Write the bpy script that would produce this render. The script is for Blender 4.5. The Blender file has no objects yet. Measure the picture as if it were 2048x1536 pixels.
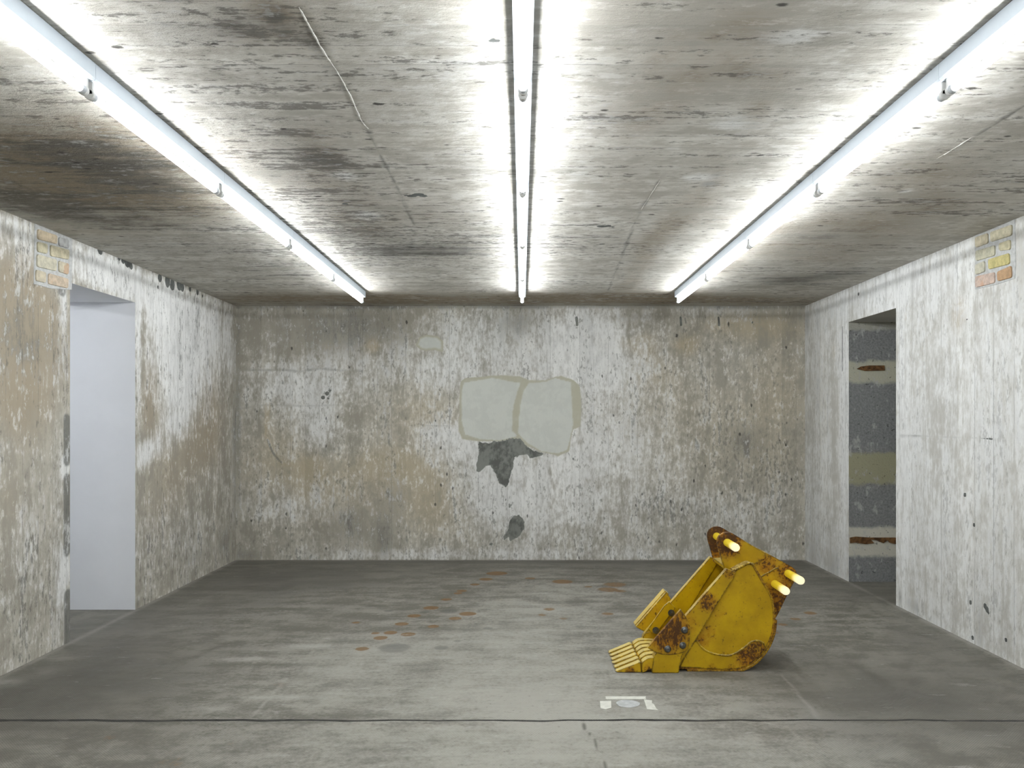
import bpy, bmesh, math, random
import numpy as np
from mathutils import Vector, Matrix

random.seed(7)
scene = bpy.context.scene
COL = scene.collection

# ------------------------------------------------------------------ camera
F = 1640.0            # focal length in pixels of the 2048 wide frame
VX, VY = 1043.5, 838.0   # vanishing point of the room's long axis
HC = 1.443            # eye height
D = 8.393             # distance of the back wall
XL, XR = -2.925, 2.90
cam_d = bpy.data.cameras.new('camera')
cam_d.sensor_width = 36.0
cam_d.lens = 36.0 * F / 2048.0
cam_d.shift_x = (1024.0 - VX) / 2048.0
cam_d.shift_y = (VY - 768.0) / 2048.0
cam_d.clip_start = 0.05
cam = bpy.data.objects.new('camera', cam_d)
COL.objects.link(cam)
cam.location = (0, 0, HC)
cam.rotation_euler = (math.pi / 2, 0, 0)
scene.camera = cam

# ------------------------------------------------------------------ world and exposure
world = bpy.data.worlds.new('world')
scene.world = world
world.use_nodes = True
world.node_tree.nodes['Background'].inputs[0].default_value = (0.8, 0.9, 1.0, 1)
world.node_tree.nodes['Background'].inputs[1].default_value = 0.02
scene.view_settings.view_transform = 'Standard'
scene.view_settings.look = 'None'
scene.view_settings.gamma = 1.0
scene.view_settings.use_curve_mapping = False
scene.view_settings.exposure = 0.0
scene.cycles.use_light_tree = False
scene.cycles.max_bounces = 5
scene.cycles.diffuse_bounces = 4
scene.cycles.glossy_bounces = 2
TUBE_STRENGTH = 67.0
TUBE_COLOR = (0.95, 0.985, 1.0, 1)

# ------------------------------------------------------------------ projection helpers (photo -> place)
def ceil_h(y):
    return 2.6405 - 0.00488 * y

def at(px, py, d):
    return Vector(((px - VX) * d / F, d, HC + (VY - py) * d / F))

def p_back(px, py):
    return ((px - VX) * D / F, HC + (VY - py) * D / F)

def p_left(px, py):
    d = XL * F / (px - VX)
    return (d, HC + (VY - py) * d / F)

def p_right(px, py):
    d = XR * F / (px - VX)
    return (d, HC + (VY - py) * d / F)

def p_floor(px, py):
    d = HC * F / (py - VY)
    return ((px - VX) * d / F, d)

def p_ceil(px, py):
    # (2.6405-.00488 d - HC) * F / d = VY - py
    d = (2.6405 - HC) * F / (VY - py + 0.00488 * F)
    return ((px - VX) * d / F, d)

# ------------------------------------------------------------------ material helpers
class NT:
    def __init__(self, name):
        self.mat = bpy.data.materials.new(name)
        self.mat.use_nodes = True
        self.t = self.mat.node_tree
        self.bsdf = self.t.nodes['Principled BSDF']
        self.bsdf.inputs['Specular IOR Level'].default_value = 0.25
        tc = self.t.nodes.new('ShaderNodeTexCoord')
        self.co = tc.outputs['Object']

    def n(self, kind):
        return self.t.nodes.new(kind)

    def put(self, sock, v):
        if isinstance(v, bpy.types.NodeSocket):
            self.t.links.new(v, sock)
        elif isinstance(v, (tuple, list)) and len(v) == 3 and sock.type == 'RGBA':
            sock.default_value = (*v, 1)
        else:
            sock.default_value = v

    def m(self, op, a, b=0.0, clamp=False):
        x = self.n('ShaderNodeMath'); x.operation = op; x.use_clamp = clamp
        self.put(x.inputs[0], a); self.put(x.inputs[1], b)
        return x.outputs[0]

    def add(self, *xs):
        r = xs[0]
        for v in xs[1:]:
            r = self.m('ADD', r, v)
        return r

    def mul(self, a, b):
        return self.m('MULTIPLY', a, b)

    def dev(self, s, gain):       # (s - .5) * gain
        x = self.n('ShaderNodeMath'); x.operation = 'MULTIPLY_ADD'
        self.put(x.inputs[0], s); x.inputs[1].default_value = gain; x.inputs[2].default_value = -0.5 * gain
        return x.outputs[0]

    def step(self, v, lo, hi, to0=0.0, to1=1.0):
        x = self.n('ShaderNodeMapRange'); x.interpolation_type = 'SMOOTHSTEP'
        self.put(x.inputs[0], v)
        x.inputs[1].default_value = lo; x.inputs[2].default_value = hi
        x.inputs[3].default_value = to0; x.inputs[4].default_value = to1
        return x.outputs[0]

    def scale(self, v, s, off=(0, 0, 0)):
        x = self.n('ShaderNodeMapping')
        self.put(x.inputs[0], v)
        x.inputs['Scale'].default_value = s; x.inputs['Location'].default_value = off
        return x.outputs[0]

    def noise(self, v, scale, detail=5.0, rough=0.6, dist=0.0):
        x = self.n('ShaderNodeTexNoise')
        self.put(x.inputs['Vector'], v)
        x.inputs['Scale'].default_value = scale; x.inputs['Detail'].default_value = detail
        x.inputs['Roughness'].default_value = rough; x.inputs['Distortion'].default_value = dist
        return x.outputs[0]

    def voro(self, v, scale, feature='F1'):
        x = self.n('ShaderNodeTexVoronoi'); x.feature = feature
        self.put(x.inputs['Vector'], v); x.inputs['Scale'].default_value = scale
        return x

    def mix(self, fac, a, b, blend='MIX'):
        x = self.n('ShaderNodeMix'); x.data_type = 'RGBA'; x.blend_type = blend
        self.put(x.inputs[0], fac); self.put(x.inputs[6], a); self.put(x.inputs[7], b)
        return x.outputs[2]

    def attr(self, name):
        x = self.n('ShaderNodeAttribute'); x.attribute_name = name
        return x.outputs['Fac']

    def xyz(self, v):
        x = self.n('ShaderNodeSeparateXYZ'); self.put(x.inputs[0], v)
        return x.outputs

    def bump(self, h, strength, dist=0.01):
        x = self.n('ShaderNodeBump'); x.inputs['Strength'].default_value = strength
        x.inputs['Distance'].default_value = dist
        self.put(x.inputs['Height'], h)
        self.t.links.new(x.outputs[0], self.bsdf.inputs['Normal'])

    def done(self, col, rough=0.85, metallic=0.0):
        self.put(self.bsdf.inputs['Base Color'], col)
        self.put(self.bsdf.inputs['Roughness'], rough)
        self.put(self.bsdf.inputs['Metallic'], metallic)
        return self.mat


def concrete(name, base, lo, lime, tan, dark, streak, board=None, patch=(.5, .5, .46), rim=(.36, .34, .26),
             bare=(.10, .105, .10), pit=0.94, flecks=0.42, contrast=1.0, rough=0.85, relief=.010):
    """weathered concrete; the broad stains and clouds come from the surface's own stain fields, the grain from noise"""
    N = NT(name)
    co = N.co
    fine = N.noise(N.scale(co, tuple(max(x, .18) ** .5 for x in streak)), 36.0, 5, .74)
    strk = N.noise(N.scale(co, streak), 26.0, 3, .7)
    mid, cloud = N.attr('mid'), N.attr('strk')
    grain = N.add(N.dev(fine, .8), N.dev(strk, .55))
    g = N.add(N.mul(mid, .30), N.mul(fine, .32), N.mul(cloud, .38))
    col = N.mix(N.step(g, .38, .62), lo, base)
    t = N.step(N.add(N.attr('tan'), grain), .15, 1.0)
    col = N.mix(N.mul(t, .85), col, tan)
    l = N.step(N.add(N.attr('lime'), N.dev(fine, 1.5), N.dev(strk, 1.2)), .0, 1.05)
    limec = N.mix(N.step(N.add(N.mul(strk, .6), N.mul(fine, .4)), .38, .58), tuple(c * .80 for c in lime), lime)
    col = N.mix(N.mul(l, .93), col, limec)
    d = N.step(N.add(N.attr('dark'), N.dev(fine, 1.6), N.dev(strk, .7)), .20, 1.0)
    col = N.mix(N.mul(d, .8), col, dark)
    fl = N.step(N.add(fine, N.dev(mid, .4), N.dev(strk, .25)), .57, .68)
    col = N.mix(N.mul(fl, flecks), col, lime)
    dk = N.step(N.add(N.mul(fine, -1.0), N.dev(strk, .6), N.dev(cloud, .4), N.mul(N.attr('pits'), .09)), -.40, -.29)
    col = N.mix(N.mul(dk, .60 * contrast), col, dark)
    if board:
        axis_, width = board
        c = N.xyz(co)[axis_]
        w = N.m('DIVIDE', N.add(c, N.dev(mid, .012)), width)
        fr = N.m('FRACT', w)
        ln = N.step(N.m('ABSOLUTE', N.add(fr, -.5)), .480, .496)
        ln = N.mul(ln, N.step(N.add(cloud, N.dev(fine, .8)), .42, .60))
        wn = N.n('ShaderNodeTexWhiteNoise'); wn.noise_dimensions = '1D'
        N.put(wn.inputs['W'], N.m('FLOOR', w))
        v = N.step(wn.outputs[0], 0, 1, .94, 1.05)
        cb = N.n('ShaderNodeCombineColor')
        for i in range(3):
            N.put(cb.inputs[i], v)
        col = N.mix(1.0, col, cb.outputs[0], 'MULTIPLY')
        col = N.mix(N.mul(ln, .60), col, dark)
    ap = N.add(N.attr('patch'), N.dev(fine, .06))
    pc = N.mix(N.step(mid, .4, .62), tuple(c * .94 for c in patch), patch)
    pc = N.mix(N.step(ap, .52, .66), rim, pc)
    pm = N.step(ap, .47, .52)
    col = N.mix(pm, col, pc)
    bm_ = N.step(N.add(N.attr('bare'), N.dev(fine, .55)), .47, .53)
    bc = N.mix(N.step(N.add(N.mul(mid, .5), N.mul(fine, .5)), .4, .6), tuple(c * .7 for c in bare), tuple(c * 1.35 for c in bare))
    col = N.mix(bm_, col, bc)
    vo = N.voro(N.scale(co, tuple(1.0 if s > .5 else .55 for s in streak)), 17.0)
    cs = N.n('ShaderNodeSeparateColor'); N.put(cs.inputs[0], vo.outputs['Color'])
    sel = N.m('GREATER_THAN', N.add(cs.outputs[0], N.mul(N.attr('pits'), .14)), pit)
    pt = N.mul(sel, N.step(N.add(vo.outputs['Distance'], N.dev(fine, .5)), .10, .22, 1, 0))
    pt = N.mul(pt, N.m('SUBTRACT', 1.0, pm))
    col = N.mix(N.mul(pt, .85), col, tuple(c * .35 for c in dark))
    N.bump(N.mul(fine, N.add(.6, N.mul(N.attr('pits'), 1.6))), .8, relief)
    return N.done(col, rough)


def plain(name, color, rough=0.6, metallic=0.0, var=0.06, scale=12.0, bump=0.05):
    N = NT(name)
    n = N.noise(N.co, scale, 5, .6)
    col = N.mix(N.step(n, .35, .65), tuple(c * (1 - var) for c in color), tuple(min(1, c * (1 + var)) for c in color))
    N.bump(n, bump, .004)
    return N.done(col, rough, metallic)


# ------------------------------------------------------------------ surface grids with stain maps
def seg_dist(U, V, pts, closed):
    best = np.full(U.shape, 1e9)
    n = len(pts)
    for i in range(n if closed else n - 1):
        (x0, y0), (x1, y1) = pts[i], pts[(i + 1) % n]
        dx, dy = x1 - x0, y1 - y0
        L = dx * dx + dy * dy + 1e-12
        t = np.clip(((U - x0) * dx + (V - y0) * dy) / L, 0, 1)
        best = np.minimum(best, np.hypot(U - x0 - t * dx, V - y0 - t * dy))
    return best

def inside(U, V, pts):
    r = np.zeros(U.shape, bool)
    n = len(pts)
    for i in range(n):
        (x0, y0), (x1, y1) = pts[i], pts[(i + 1) % n]
        c = (y0 > V) != (y1 > V)
        r ^= c & (U < (x1 - x0) * (V - y0) / ((y1 - y0) if abs(y1 - y0) > 1e-9 else 1e-9) + x0)
    return r


def perlin(u, v, seed):
    r = np.random.RandomState(seed)
    ang = r.rand(256, 256) * 2 * np.pi
    gx, gy = np.cos(ang), np.sin(ang)
    u = u + 97.3; v = v + 41.7
    i, j = np.floor(u).astype(int), np.floor(v).astype(int)
    fu, fv = u - i, v - j
    def dot(a, b):
        x, y = (i + a) & 255, (j + b) & 255
        return gx[x, y] * (fu - a) + gy[x, y] * (fv - b)
    su, sv = fu ** 3 * (fu * (fu * 6 - 15) + 10), fv ** 3 * (fv * (fv * 6 - 15) + 10)
    a = dot(0, 0) * (1 - su) + dot(1, 0) * su
    b = dot(0, 1) * (1 - su) + dot(1, 1) * su
    return a * (1 - sv) + b * sv

def fbm(u, v, octaves, rough, seed):
    """cloud noise around .5 with a spread of .12"""
    s = 0; amp = 1.0
    for k in range(octaves):
        s = s + amp * perlin(u * 2 ** k, v * 2 ** k, seed + k)
        amp *= rough
    s = (s - s.mean()) / (s.std() + 1e-9)
    return .5 + .12 * np.clip(s, -3, 3)


class Stains:
    """stain fields on a flat surface, in its own metres"""
    def __init__(self, U, V, proj):
        self.U, self.V, self.proj = U, V, proj
        self.f = {k: np.zeros(U.shape) for k in ('lime', 'tan', 'dark', 'patch', 'bare', 'pits')}

    def blob(self, k, px, py, rx, ry, w):
        u, v = self.proj(px, py)
        u0, _ = self.proj(px - rx, py); u1, _ = self.proj(px + rx, py)
        _, v0 = self.proj(px, py - ry); _, v1 = self.proj(px, py + ry)
        ru, rv = abs(u1 - u0) / 2, abs(v1 - v0) / 2
        q = ((self.U - u) / ru) ** 2 + ((self.V - v) / rv) ** 2
        self.f[k] += w * np.exp(-q * .9)

    def spot(self, k, px, py, r, w, soft=.25):      # a round mark of radius r metres, crisp edge
        u, v = self.proj(px, py)
        q = np.hypot(self.U - u, self.V - v) / r
        self.f[k] = np.maximum(self.f[k], w * np.clip((1 + soft - q) / (2 * soft), 0, 1))

    def stroke(self, k, pts, r, w):
        P = [self.proj(*p) for p in pts]
        dd = seg_dist(self.U, self.V, P, False)
        self.f[k] = np.maximum(self.f[k], w * np.clip(1.5 - dd / r, 0, 1))

    def poly(self, k, pts, soft=.12):
        P = [self.proj(*p) for p in pts]
        dd = seg_dist(self.U, self.V, P, True)
        s = np.where(inside(self.U, self.V, P), -dd, dd)
        self.f[k] = np.maximum(self.f[k], np.clip(.5 - s / soft, 0, 1))

    def bake(self, seed, streak, lime=(.5, .6, .7), tan=(.4, .7, .6), dark=(.3, .7, .7)):
        """clouds and streaks of the surface itself, added to the stain fields"""
        U, V = self.U, self.V
        big = fbm(U * 1.4, V * 1.4, 4, .55, seed) - .5
        mid = fbm(U * 6 + fbm(U * 3, V * 3, 2, .5, seed + 40), V * 6, 5, .72, seed + 10) - .5
        st = fbm(U * 5 * streak[0], V * 5 * streak[1], 6, .70, seed + 20) - .5
        for k, w in (('lime', lime), ('tan', tan), ('dark', dark)):
            self.f[k] = self.f[k] + big * w[0] + mid * w[1] + st * w[2]
        self.f['patch'] = self.f['patch'] + mid * .10
        self.f['bare'] = self.f['bare'] + mid * .5
        self.f['mid'] = mid + .5
        self.f['strk'] = st + .5

    def base(self, **kw):
        for k, v in kw.items():
            self.f[k] += v


def axis(points, step):
    out = [np.array([points[0]])]
    for a, b in zip(points[:-1], points[1:]):
        n = max(1, int(round((b - a) / step)))
        out.append(np.linspace(a, b, n + 1)[1:])
    return np.concatenate(out)


def grid_object(name, us, vs, place, stains, mats, hole=None, flip=False, extra=None):
    """a surface of quads with its stain fields as point attributes; extra = [(quad corners, material slot)]"""
    U, V = np.meshgrid(us, vs, indexing='ij')
    nu, nv = U.shape
    co = place(U.ravel(), V.ravel())
    I = np.arange(nu * nv).reshape(nu, nv)
    a, b, c, d = I[:-1, :-1], I[1:, :-1], I[1:, 1:], I[:-1, 1:]
    q = np.stack([a, b, c, d], -1).reshape(-1, 4)
    if hole:
        cu = (U[:-1, :-1] + U[1:, 1:]).ravel() / 2
        cv = (V[:-1, :-1] + V[1:, 1:]).ravel() / 2
        q = q[~((cu > hole[0]) & (cu < hole[1]) & (cv > hole[2]) & (cv < hole[3]))]
    if flip:
        q = q[:, ::-1]
    slots = [0] * len(q)
    ex_co, ex_q = [], []
    for corners, slot in (extra or []):
        k = len(co) + len(ex_co)
        ex_co += corners
        ex_q.append([k, k + 1, k + 2, k + 3]); slots.append(slot)
    if ex_co:
        co = np.concatenate([co, np.array(ex_co, float)])
        q = np.concatenate([q, np.array(ex_q)])
    me = bpy.data.meshes.new(name)
    me.vertices.add(len(co)); me.vertices.foreach_set('co', co.ravel().astype(np.float32))
    me.loops.add(len(q) * 4); me.loops.foreach_set('vertex_index', q.ravel().astype(np.int32))
    me.polygons.add(len(q)); me.polygons.foreach_set('loop_start', np.arange(0, len(q) * 4, 4, dtype=np.int32))
    for m_ in mats:
        me.materials.append(m_)
    me.polygons.foreach_set('material_index', np.array(slots, np.int32))
    me.update(calc_edges=True)
    for k, f in stains.f.items():
        at_ = me.attributes.new(k, 'FLOAT', 'POINT')
        val = np.zeros(len(co), np.float32); val[:f.size] = f.ravel()
        at_.data.foreach_set('value', val)
    me.validate()
    o = bpy.data.objects.new(name, me)
    COL.objects.link(o)
    o['kind'] = 'structure'
    return o

# ------------------------------------------------------------------ object helpers
def world_loc(o):
    v = Vector((0, 0, 0))
    while o is not None:
        v += o.location; o = o.parent
    return v

def obj(name, bm, mat, parent=None, bevel=0.0, smooth=False, label=None):
    """links bm (given in world metres) as one mesh under its thing"""
    bmesh.ops.recalc_face_normals(bm, faces=bm.faces)
    me = bpy.data.meshes.new(name)
    o = bpy.data.objects.new(name, me)
    COL.objects.link(o)
    if parent is not None:
        o.parent = parent
        bmesh.ops.translate(bm, verts=bm.verts, vec=-world_loc(parent))
    if smooth:
        for f in bm.faces:
            f.smooth = True
    bm.to_mesh(me); bm.free()
    for m_ in (mat if isinstance(mat, list) else [mat]):
        me.materials.append(m_)
    if bevel:
        b = o.modifiers.new('bevel', 'BEVEL'); b.width = bevel; b.segments = 2; b.limit_method = 'ANGLE'
        b.angle_limit = math.radians(35)
    if label:
        o['label'] = label
    return o

def empty(name, loc, label, cat, group=None):
    o = bpy.data.objects.new(name, None)
    COL.objects.link(o)
    o.location = loc; o.empty_display_size = .1
    tag(o, label, cat, group)
    return o

def tag(o, label, cat, group=None):
    o['label'] = label; o['category'] = cat
    if group:
        o['group'] = group

def box(bm, x0, x1, y0, y1, z0, z1):
    v = [bm.verts.new(p) for p in ((x0, y0, z0), (x1, y0, z0), (x1, y1, z0), (x0, y1, z0),
                                   (x0, y0, z1), (x1, y0, z1), (x1, y1, z1), (x0, y1, z1))]
    for f in ((0, 3, 2, 1), (4, 5, 6, 7), (0, 1, 5, 4), (1, 2, 6, 5), (2, 3, 7, 6), (3, 0, 4, 7)):
        bm.faces.new([v[i] for i in f])
    return v

def cyl(bm, p0, p1, r, seg=24, r1=None, rings=None, caps=True):
    """capped round bar; rings = list of (t, radius) along it"""
    p0, p1 = Vector(p0), Vector(p1)
    ax = (p1 - p0).normalized()
    q = ax.to_track_quat('Z', 'Y').to_matrix()
    rings = rings or [(0, r), (1, r if r1 is None else r1)]
    L = []
    for t, rr in rings:
        c = p0.lerp(p1, t)
        L.append([bm.verts.new(c + q @ Vector((math.cos(2 * math.pi * i / seg) * rr, math.sin(2 * math.pi * i / seg) * rr, 0))) for i in range(seg)])
    for A, B in zip(L[:-1], L[1:]):
        for i in range(seg):
            bm.faces.new((A[i], A[(i + 1) % seg], B[(i + 1) % seg], B[i]))
    if caps:
        bm.faces.new(L[0][::-1]); bm.faces.new(L[-1])

def prism(bm, xz, y0, y1):
    """outline in x,z pushed from y0 to y1"""
    A = [bm.verts.new((x, y0, z)) for x, z in xz]
    B = [bm.verts.new((x, y1, z)) for x, z in xz]
    n = len(xz)
    bm.faces.new(A); bm.faces.new(B[::-1])
    for i in range(n):
        bm.faces.new((A[i], B[i], B[(i + 1) % n], A[(i + 1) % n]))

def tube(bm, pts, r, seg=8, jitter=0.0):
    rings = []
    n = len(pts)
    for i, p in enumerate(pts):
        t = (pts[min(i + 1, n - 1)] - pts[max(i - 1, 0)]).normalized()
        q = t.to_track_quat('Z', 'Y').to_matrix()
        rr = r * (1 + random.uniform(-jitter, jitter)) * (0.5 if i in (0, n - 1) else 1)
        rings.append([bm.verts.new(p + q @ Vector((math.cos(2 * math.pi * k / seg) * rr, math.sin(2 * math.pi * k / seg) * rr, 0))) for k in range(seg)])
    for A, B in zip(rings[:-1], rings[1:]):
        for k in range(seg):
            bm.faces.new((A[k], A[(k + 1) % seg], B[(k + 1) % seg], B[k]))
    bm.faces.new(rings[0][::-1]); bm.faces.new(rings[-1])

def smooth_line(pts, n):
    """Catmull-Rom through 2-D points"""
    out = []
    P = [Vector(p) for p in pts]
    P = [P[0] * 2 - P[1]] + P + [P[-1] * 2 - P[-2]]
    for i in range(1, len(P) - 2):
        for k in range(n):
            t = k / n
            a, b, c, d = P[i - 1], P[i], P[i + 1], P[i + 2]
            out.append(0.5 * ((2 * b) + (c - a) * t + (2 * a - 5 * b + 4 * c - d) * t * t + (3 * b - a - 3 * c + d) * t ** 3))
    out.append(P[-2])
    return out

# ================================================================== THE ROOM
Y0 = -3.2             # the wall behind the camera
TH = 0.62             # thickness of the side walls

# ---- back wall
M_back = concrete('worn_concrete_back', (.56, .535, .465), (.38, .355, .30), (.90, .90, .885), (.50, .435, .315), (.20, .195, .175),
                  (1, 1, .22), board=(0, .148), patch=(.68, .695, .65), rim=(.52, .505, .40), bare=(.17, .175, .16))
us = axis([XL, XR], .0125); vs = axis([0, 2.60], .0125)
U, V = np.meshgrid(us, vs, indexing='ij')
S = Stains(U, V, p_back)
for b in [(1040, 700, 190, 80, .55), (1190, 740, 110, 100, .65), (960, 900, 80, 60, .75), (1090, 960, 130, 80, .60),
          (1080, 1060, 180, 60, .32), (640, 770, 110, 45, .50), (635, 850, 55, 60, .75), (540, 770, 80, 40, .30),
          (935, 650, 70, 40, .50), (1150, 660, 110, 60, .45), (880, 870, 60, 40, .5), (1000, 1000, 70, 50, .55),
          (1190, 900, 80, 60, .40), (580, 1010, 110, 40, .42), (700, 715, 130, 40, .3), (900, 745, 90, 50, .5),
          (1400, 780, 120, 70, .15), (1290, 880, 120, 100, .28), (1240, 1000, 200, 90, .25), (1480, 1030, 150, 60, .25),
          (840, 1110, 250, 12, .5), (1350, 1110, 260, 12, .45), (520, 850, 40, 90, .25), (760, 1010, 200, 120, .12),
          (1430, 620, 150, 14, .3), (560, 640, 60, 40, .2)]:
    S.blob('lime', *b)
for b in [(690, 960, 240, 70, .55), (830, 820, 95, 90, .50), (555, 880, 80, 80, .55), (1052, 692, 26, 20, 1.0),
          (622, 945, 22, 28, .9), (790, 930, 90, 30, .55), (700, 1040, 220, 60, .35), (1500, 650, 120, 30, .8),
          (1420, 850, 260, 130, .50), (1430, 1000, 240, 100, .28), (1300, 780, 120, 60, .25), (745, 692, 18, 18, 1.1), (1222, 686, 46, 18, .95), (1288, 690, 26, 24, .95),
          (1372, 690, 26, 20, .95), (1300, 740, 40, 30, .6), (1560, 760, 60, 140, .35), (880, 840, 50, 40, .5),
          (630, 985, 25, 22, .8), (870, 1000, 50, 60, .55), (655, 690, 14, 12, .6), (1145, 940, 14, 24, .6), (960, 1070, 100, 50, .3)]:
    S.blob('tan', *b)
for b in [(720, 655, 170, 45, .45), (600, 665, 130, 60, .28), (1040, 650, 46, 34, .60), (690, 1055, 60, 40, .50),
          (766, 1080, 26, 40, .65), (1490, 880, 36, 36, .55), (1540, 630, 110, 24, .45), (1275, 636, 70, 20, .45),
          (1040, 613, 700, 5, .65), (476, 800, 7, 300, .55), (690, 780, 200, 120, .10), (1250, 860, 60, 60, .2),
          (740, 1010, 60, 40, .3), (500, 1110, 30, 14, .7), (1600, 800, 10, 250, .3), (800, 1000, 30, 60, .3), (1540, 920, 90, 90, .15)]:
    S.blob('dark', *b)
S.stroke('dark', [(476, 738), (530, 741), (560, 739), (600, 743), (640, 737), (680, 741), (722, 742)], .016, .5)
S.stroke('dark', [(476, 818), (530, 810), (620, 812), (715, 808)], .012, .4)
S.stroke('dark', [(584, 640), (584, 760), (584, 890)], .010, .35)
S.stroke('dark', [(770, 850), (900, 852)], .010, .3)
S.stroke('dark', [(1235, 1010), (1310, 996), (1390, 978)], .010, .35)
S.stroke('tan', [(535, 810), (533, 870), (545, 905), (562, 927), (578, 930)], .03, 1.1)
S.stroke('dark', [(535, 880), (545, 905), (562, 925)], .012, .9)
S.stroke('dark', [(1095, 700), (1094, 752)], .008, .5)
def K8(l):
    return [(900 + x * .2473, 720 + y * .2473) for x, y in l]
S.poly('patch', K8([(85, 180), (120, 150), (350, 125), (560, 135), (640, 160), (770, 165), (800, 150), (900, 130), (1000, 170), (1050, 200), (1065, 350),
                    (1050, 540), (990, 560), (970, 640), (960, 740), (870, 775), (760, 745), (620, 700), (560, 640), (440, 650), (240, 660), (100, 640), (72, 560), (80, 300)]), .30)
S.f['patch'] = np.minimum(S.f['patch'], .535)
for pl in ([(120, 195), (350, 155), (555, 195), (535, 260), (500, 380), (490, 575), (530, 610), (400, 640), (240, 630), (130, 590), (105, 480), (108, 250)],
           [(640, 195), (780, 185), (850, 155), (965, 190), (975, 320), (985, 520), (960, 640), (935, 720), (860, 745), (740, 730), (640, 670), (560, 590), (570, 450), (595, 280)]):
    T = Stains(U, V, p_back); T.poly('patch', K8(pl), .08)
    S.f['patch'] = np.maximum(S.f['patch'], np.where(T.f['patch'] > .3, .45 + .45 * T.f['patch'], 0))
S.poly('patch', [(832, 690), (838, 675), (852, 670), (875, 672), (886, 682), (886, 704), (870, 700), (852, 702), (840, 698)], .2)
for pl in ([(225, 655), (300, 670), (440, 650), (500, 635), (560, 640), (620, 700), (720, 740), (760, 760), (690, 790), (650, 800), (640, 755), (560, 770),
            (520, 790), (500, 900), (480, 1000), (455, 1035), (400, 1000), (370, 930), (330, 850), (290, 850), (240, 895), (215, 900), (235, 780)],
           [(560, 1250), (600, 1310), (605, 1360), (550, 1430), (490, 1460), (480, 1410), (440, 1455), (440, 1430), (470, 1370), (475, 1290)],
           [(325, 1470), (348, 1480), (335, 1500), (320, 1495)], [(440, 1110), (465, 1130), (450, 1145)], [(475, 1165), (500, 1170), (485, 1190)]):
    S.poly('bare', K8(pl), .10)
for px, py, rr in [(654, 787, .022), (646, 795, .022), (660, 781, .014), (656, 797, .012), (1505, 645, .012)]:
    S.spot('bare', px, py, rr, .9)
for px in (1153, 1361, 1437):
    S.stroke('bare', [(px, 635), (px + 1, 650)], .014, .8)
for b in [(1520, 940, 80, 70, .8), (1330, 1010, 60, 30, .9), (1360, 1020, 120, 30, .5), (1120, 1080, 200, 40, .5), (1270, 800, 120, 60, .3), (1420, 880, 60, 60, .5)]:
    S.blob('pits', *b)
S.bake(100, (1, .25))
wall_back = grid_object('wall_back', us, vs, lambda u, v: np.stack([u, np.full(u.shape, D), v], 1), S, [M_back])

# ---- left wall, with its doorway
DL0, DL1, DLH = p_left(140, 700)[0], p_left(270.5, 700)[0], 2.325
M_left = concrete('worn_concrete_left', (.50, .475, .41), (.34, .315, .265), (.84, .84, .83), (.34, .285, .21), (.13, .13, .12),
                  (1, 1, .14), board=(1, .155), pit=.93, patch=(.55, .54, .48))
M_white = plain('white_plaster', (.83, .84, .87), .8, var=.015, scale=3)
us = np.concatenate([axis([Y0, 4.2], .1), axis([4.2, DL0, DL1, D], .014)[1:]]); vs = axis([0, DLH, 2.66], .014)
U, V = np.meshgrid(us, vs, indexing='ij')
S = Stains(U, V, p_left)
S.base(lime=.0, tan=.05)
for b in [(205, 545, 80, 35, 1.0), (180, 500, 60, 30, .4), (330, 600, 70, 40, .7), (385, 700, 75, 90, .75), (340, 660, 50, 80, .5),
          (365, 790, 35, 60, .8), (345, 850, 25, 30, .7), (310, 895, 25, 25, .8), (285, 915, 16, 25, .8), (430, 640, 30, 60, .5),
          (440, 990, 40, 90, .25), (300, 1120, 40, 60, .15), (350, 1060, 60, 80, .22), (120, 1180, 14, 90, .7), (118, 900, 12, 160, .35),
          (30, 470, 40, 40, .5), (40, 1130, 40, 100, .35), (60, 1000, 40, 80, .2), (277, 640, 5, 200, .7), (131, 1140, 8, 30, 1.4), (131, 935, 7, 18, 1.4), (126, 600, 8, 80, .8),
          (20, 890, 20, 30, .25), (460, 700, 12, 60, .3), (90, 750, 10, 60, .2)]:
    S.blob('lime', *b)
for b in [(60, 690, 110, 130, .85), (40, 820, 80, 90, .55), (60, 1050, 90, 160, .30), (20, 560, 60, 80, .4), (300, 800, 22, 90, .85), (420, 820, 35, 110, .7), (330, 980, 60, 90, .5),
          (380, 900, 60, 70, .45), (60, 600, 60, 60, .5), (20, 1000, 30, 60, .35), (310, 1120, 50, 80, .25), (90, 1240, 50, 60, .2)]:
    S.blob('tan', *b)
for b in [(60, 690, 80, 60, .35), (60, 900, 90, 250, .22), (30, 620, 60, 60, .3), (395, 660, 25, 60, .25), (470, 860, 6, 240, .5), (400, 570, 50, 14, .3), (340, 690, 20, 40, .3),
          (440, 640, 20, 50, .3), (450, 1080, 14, 30, .6), (275, 1210, 5, 16, .8), (400, 1110, 40, 12, .3)]:
    S.blob('dark', *b)
for p0, p1, k in [((124, 560), (124, 580), .8), ((134, 840), (134, 920), .85), ((134, 960), (134, 1100), .9), ((135, 1190), (135, 1285), .8)]:
    S.stroke('dark', [p0, p1], .035, k * 1.8)
for px, py, rr in [(200, 500, .035), (255, 524, .05), (262, 532, .03), (320, 556, .04), (335, 562, .05), (345, 570, .05), (358, 570, .05), (365, 575, .04), (246, 520, .03), (380, 578, .03), (395, 585, .03), (238, 517, .02), (316, 574, .015), (405, 592, .02)]:
    S.spot('bare', px, py, rr, .85, .5)
for b in [(60, 1180, 70, 120, .8), (340, 1080, 60, 80, .7), (205, 545, 60, 30, .35)]:
    S.blob('pits', *b)
XO = XL - TH
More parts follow.
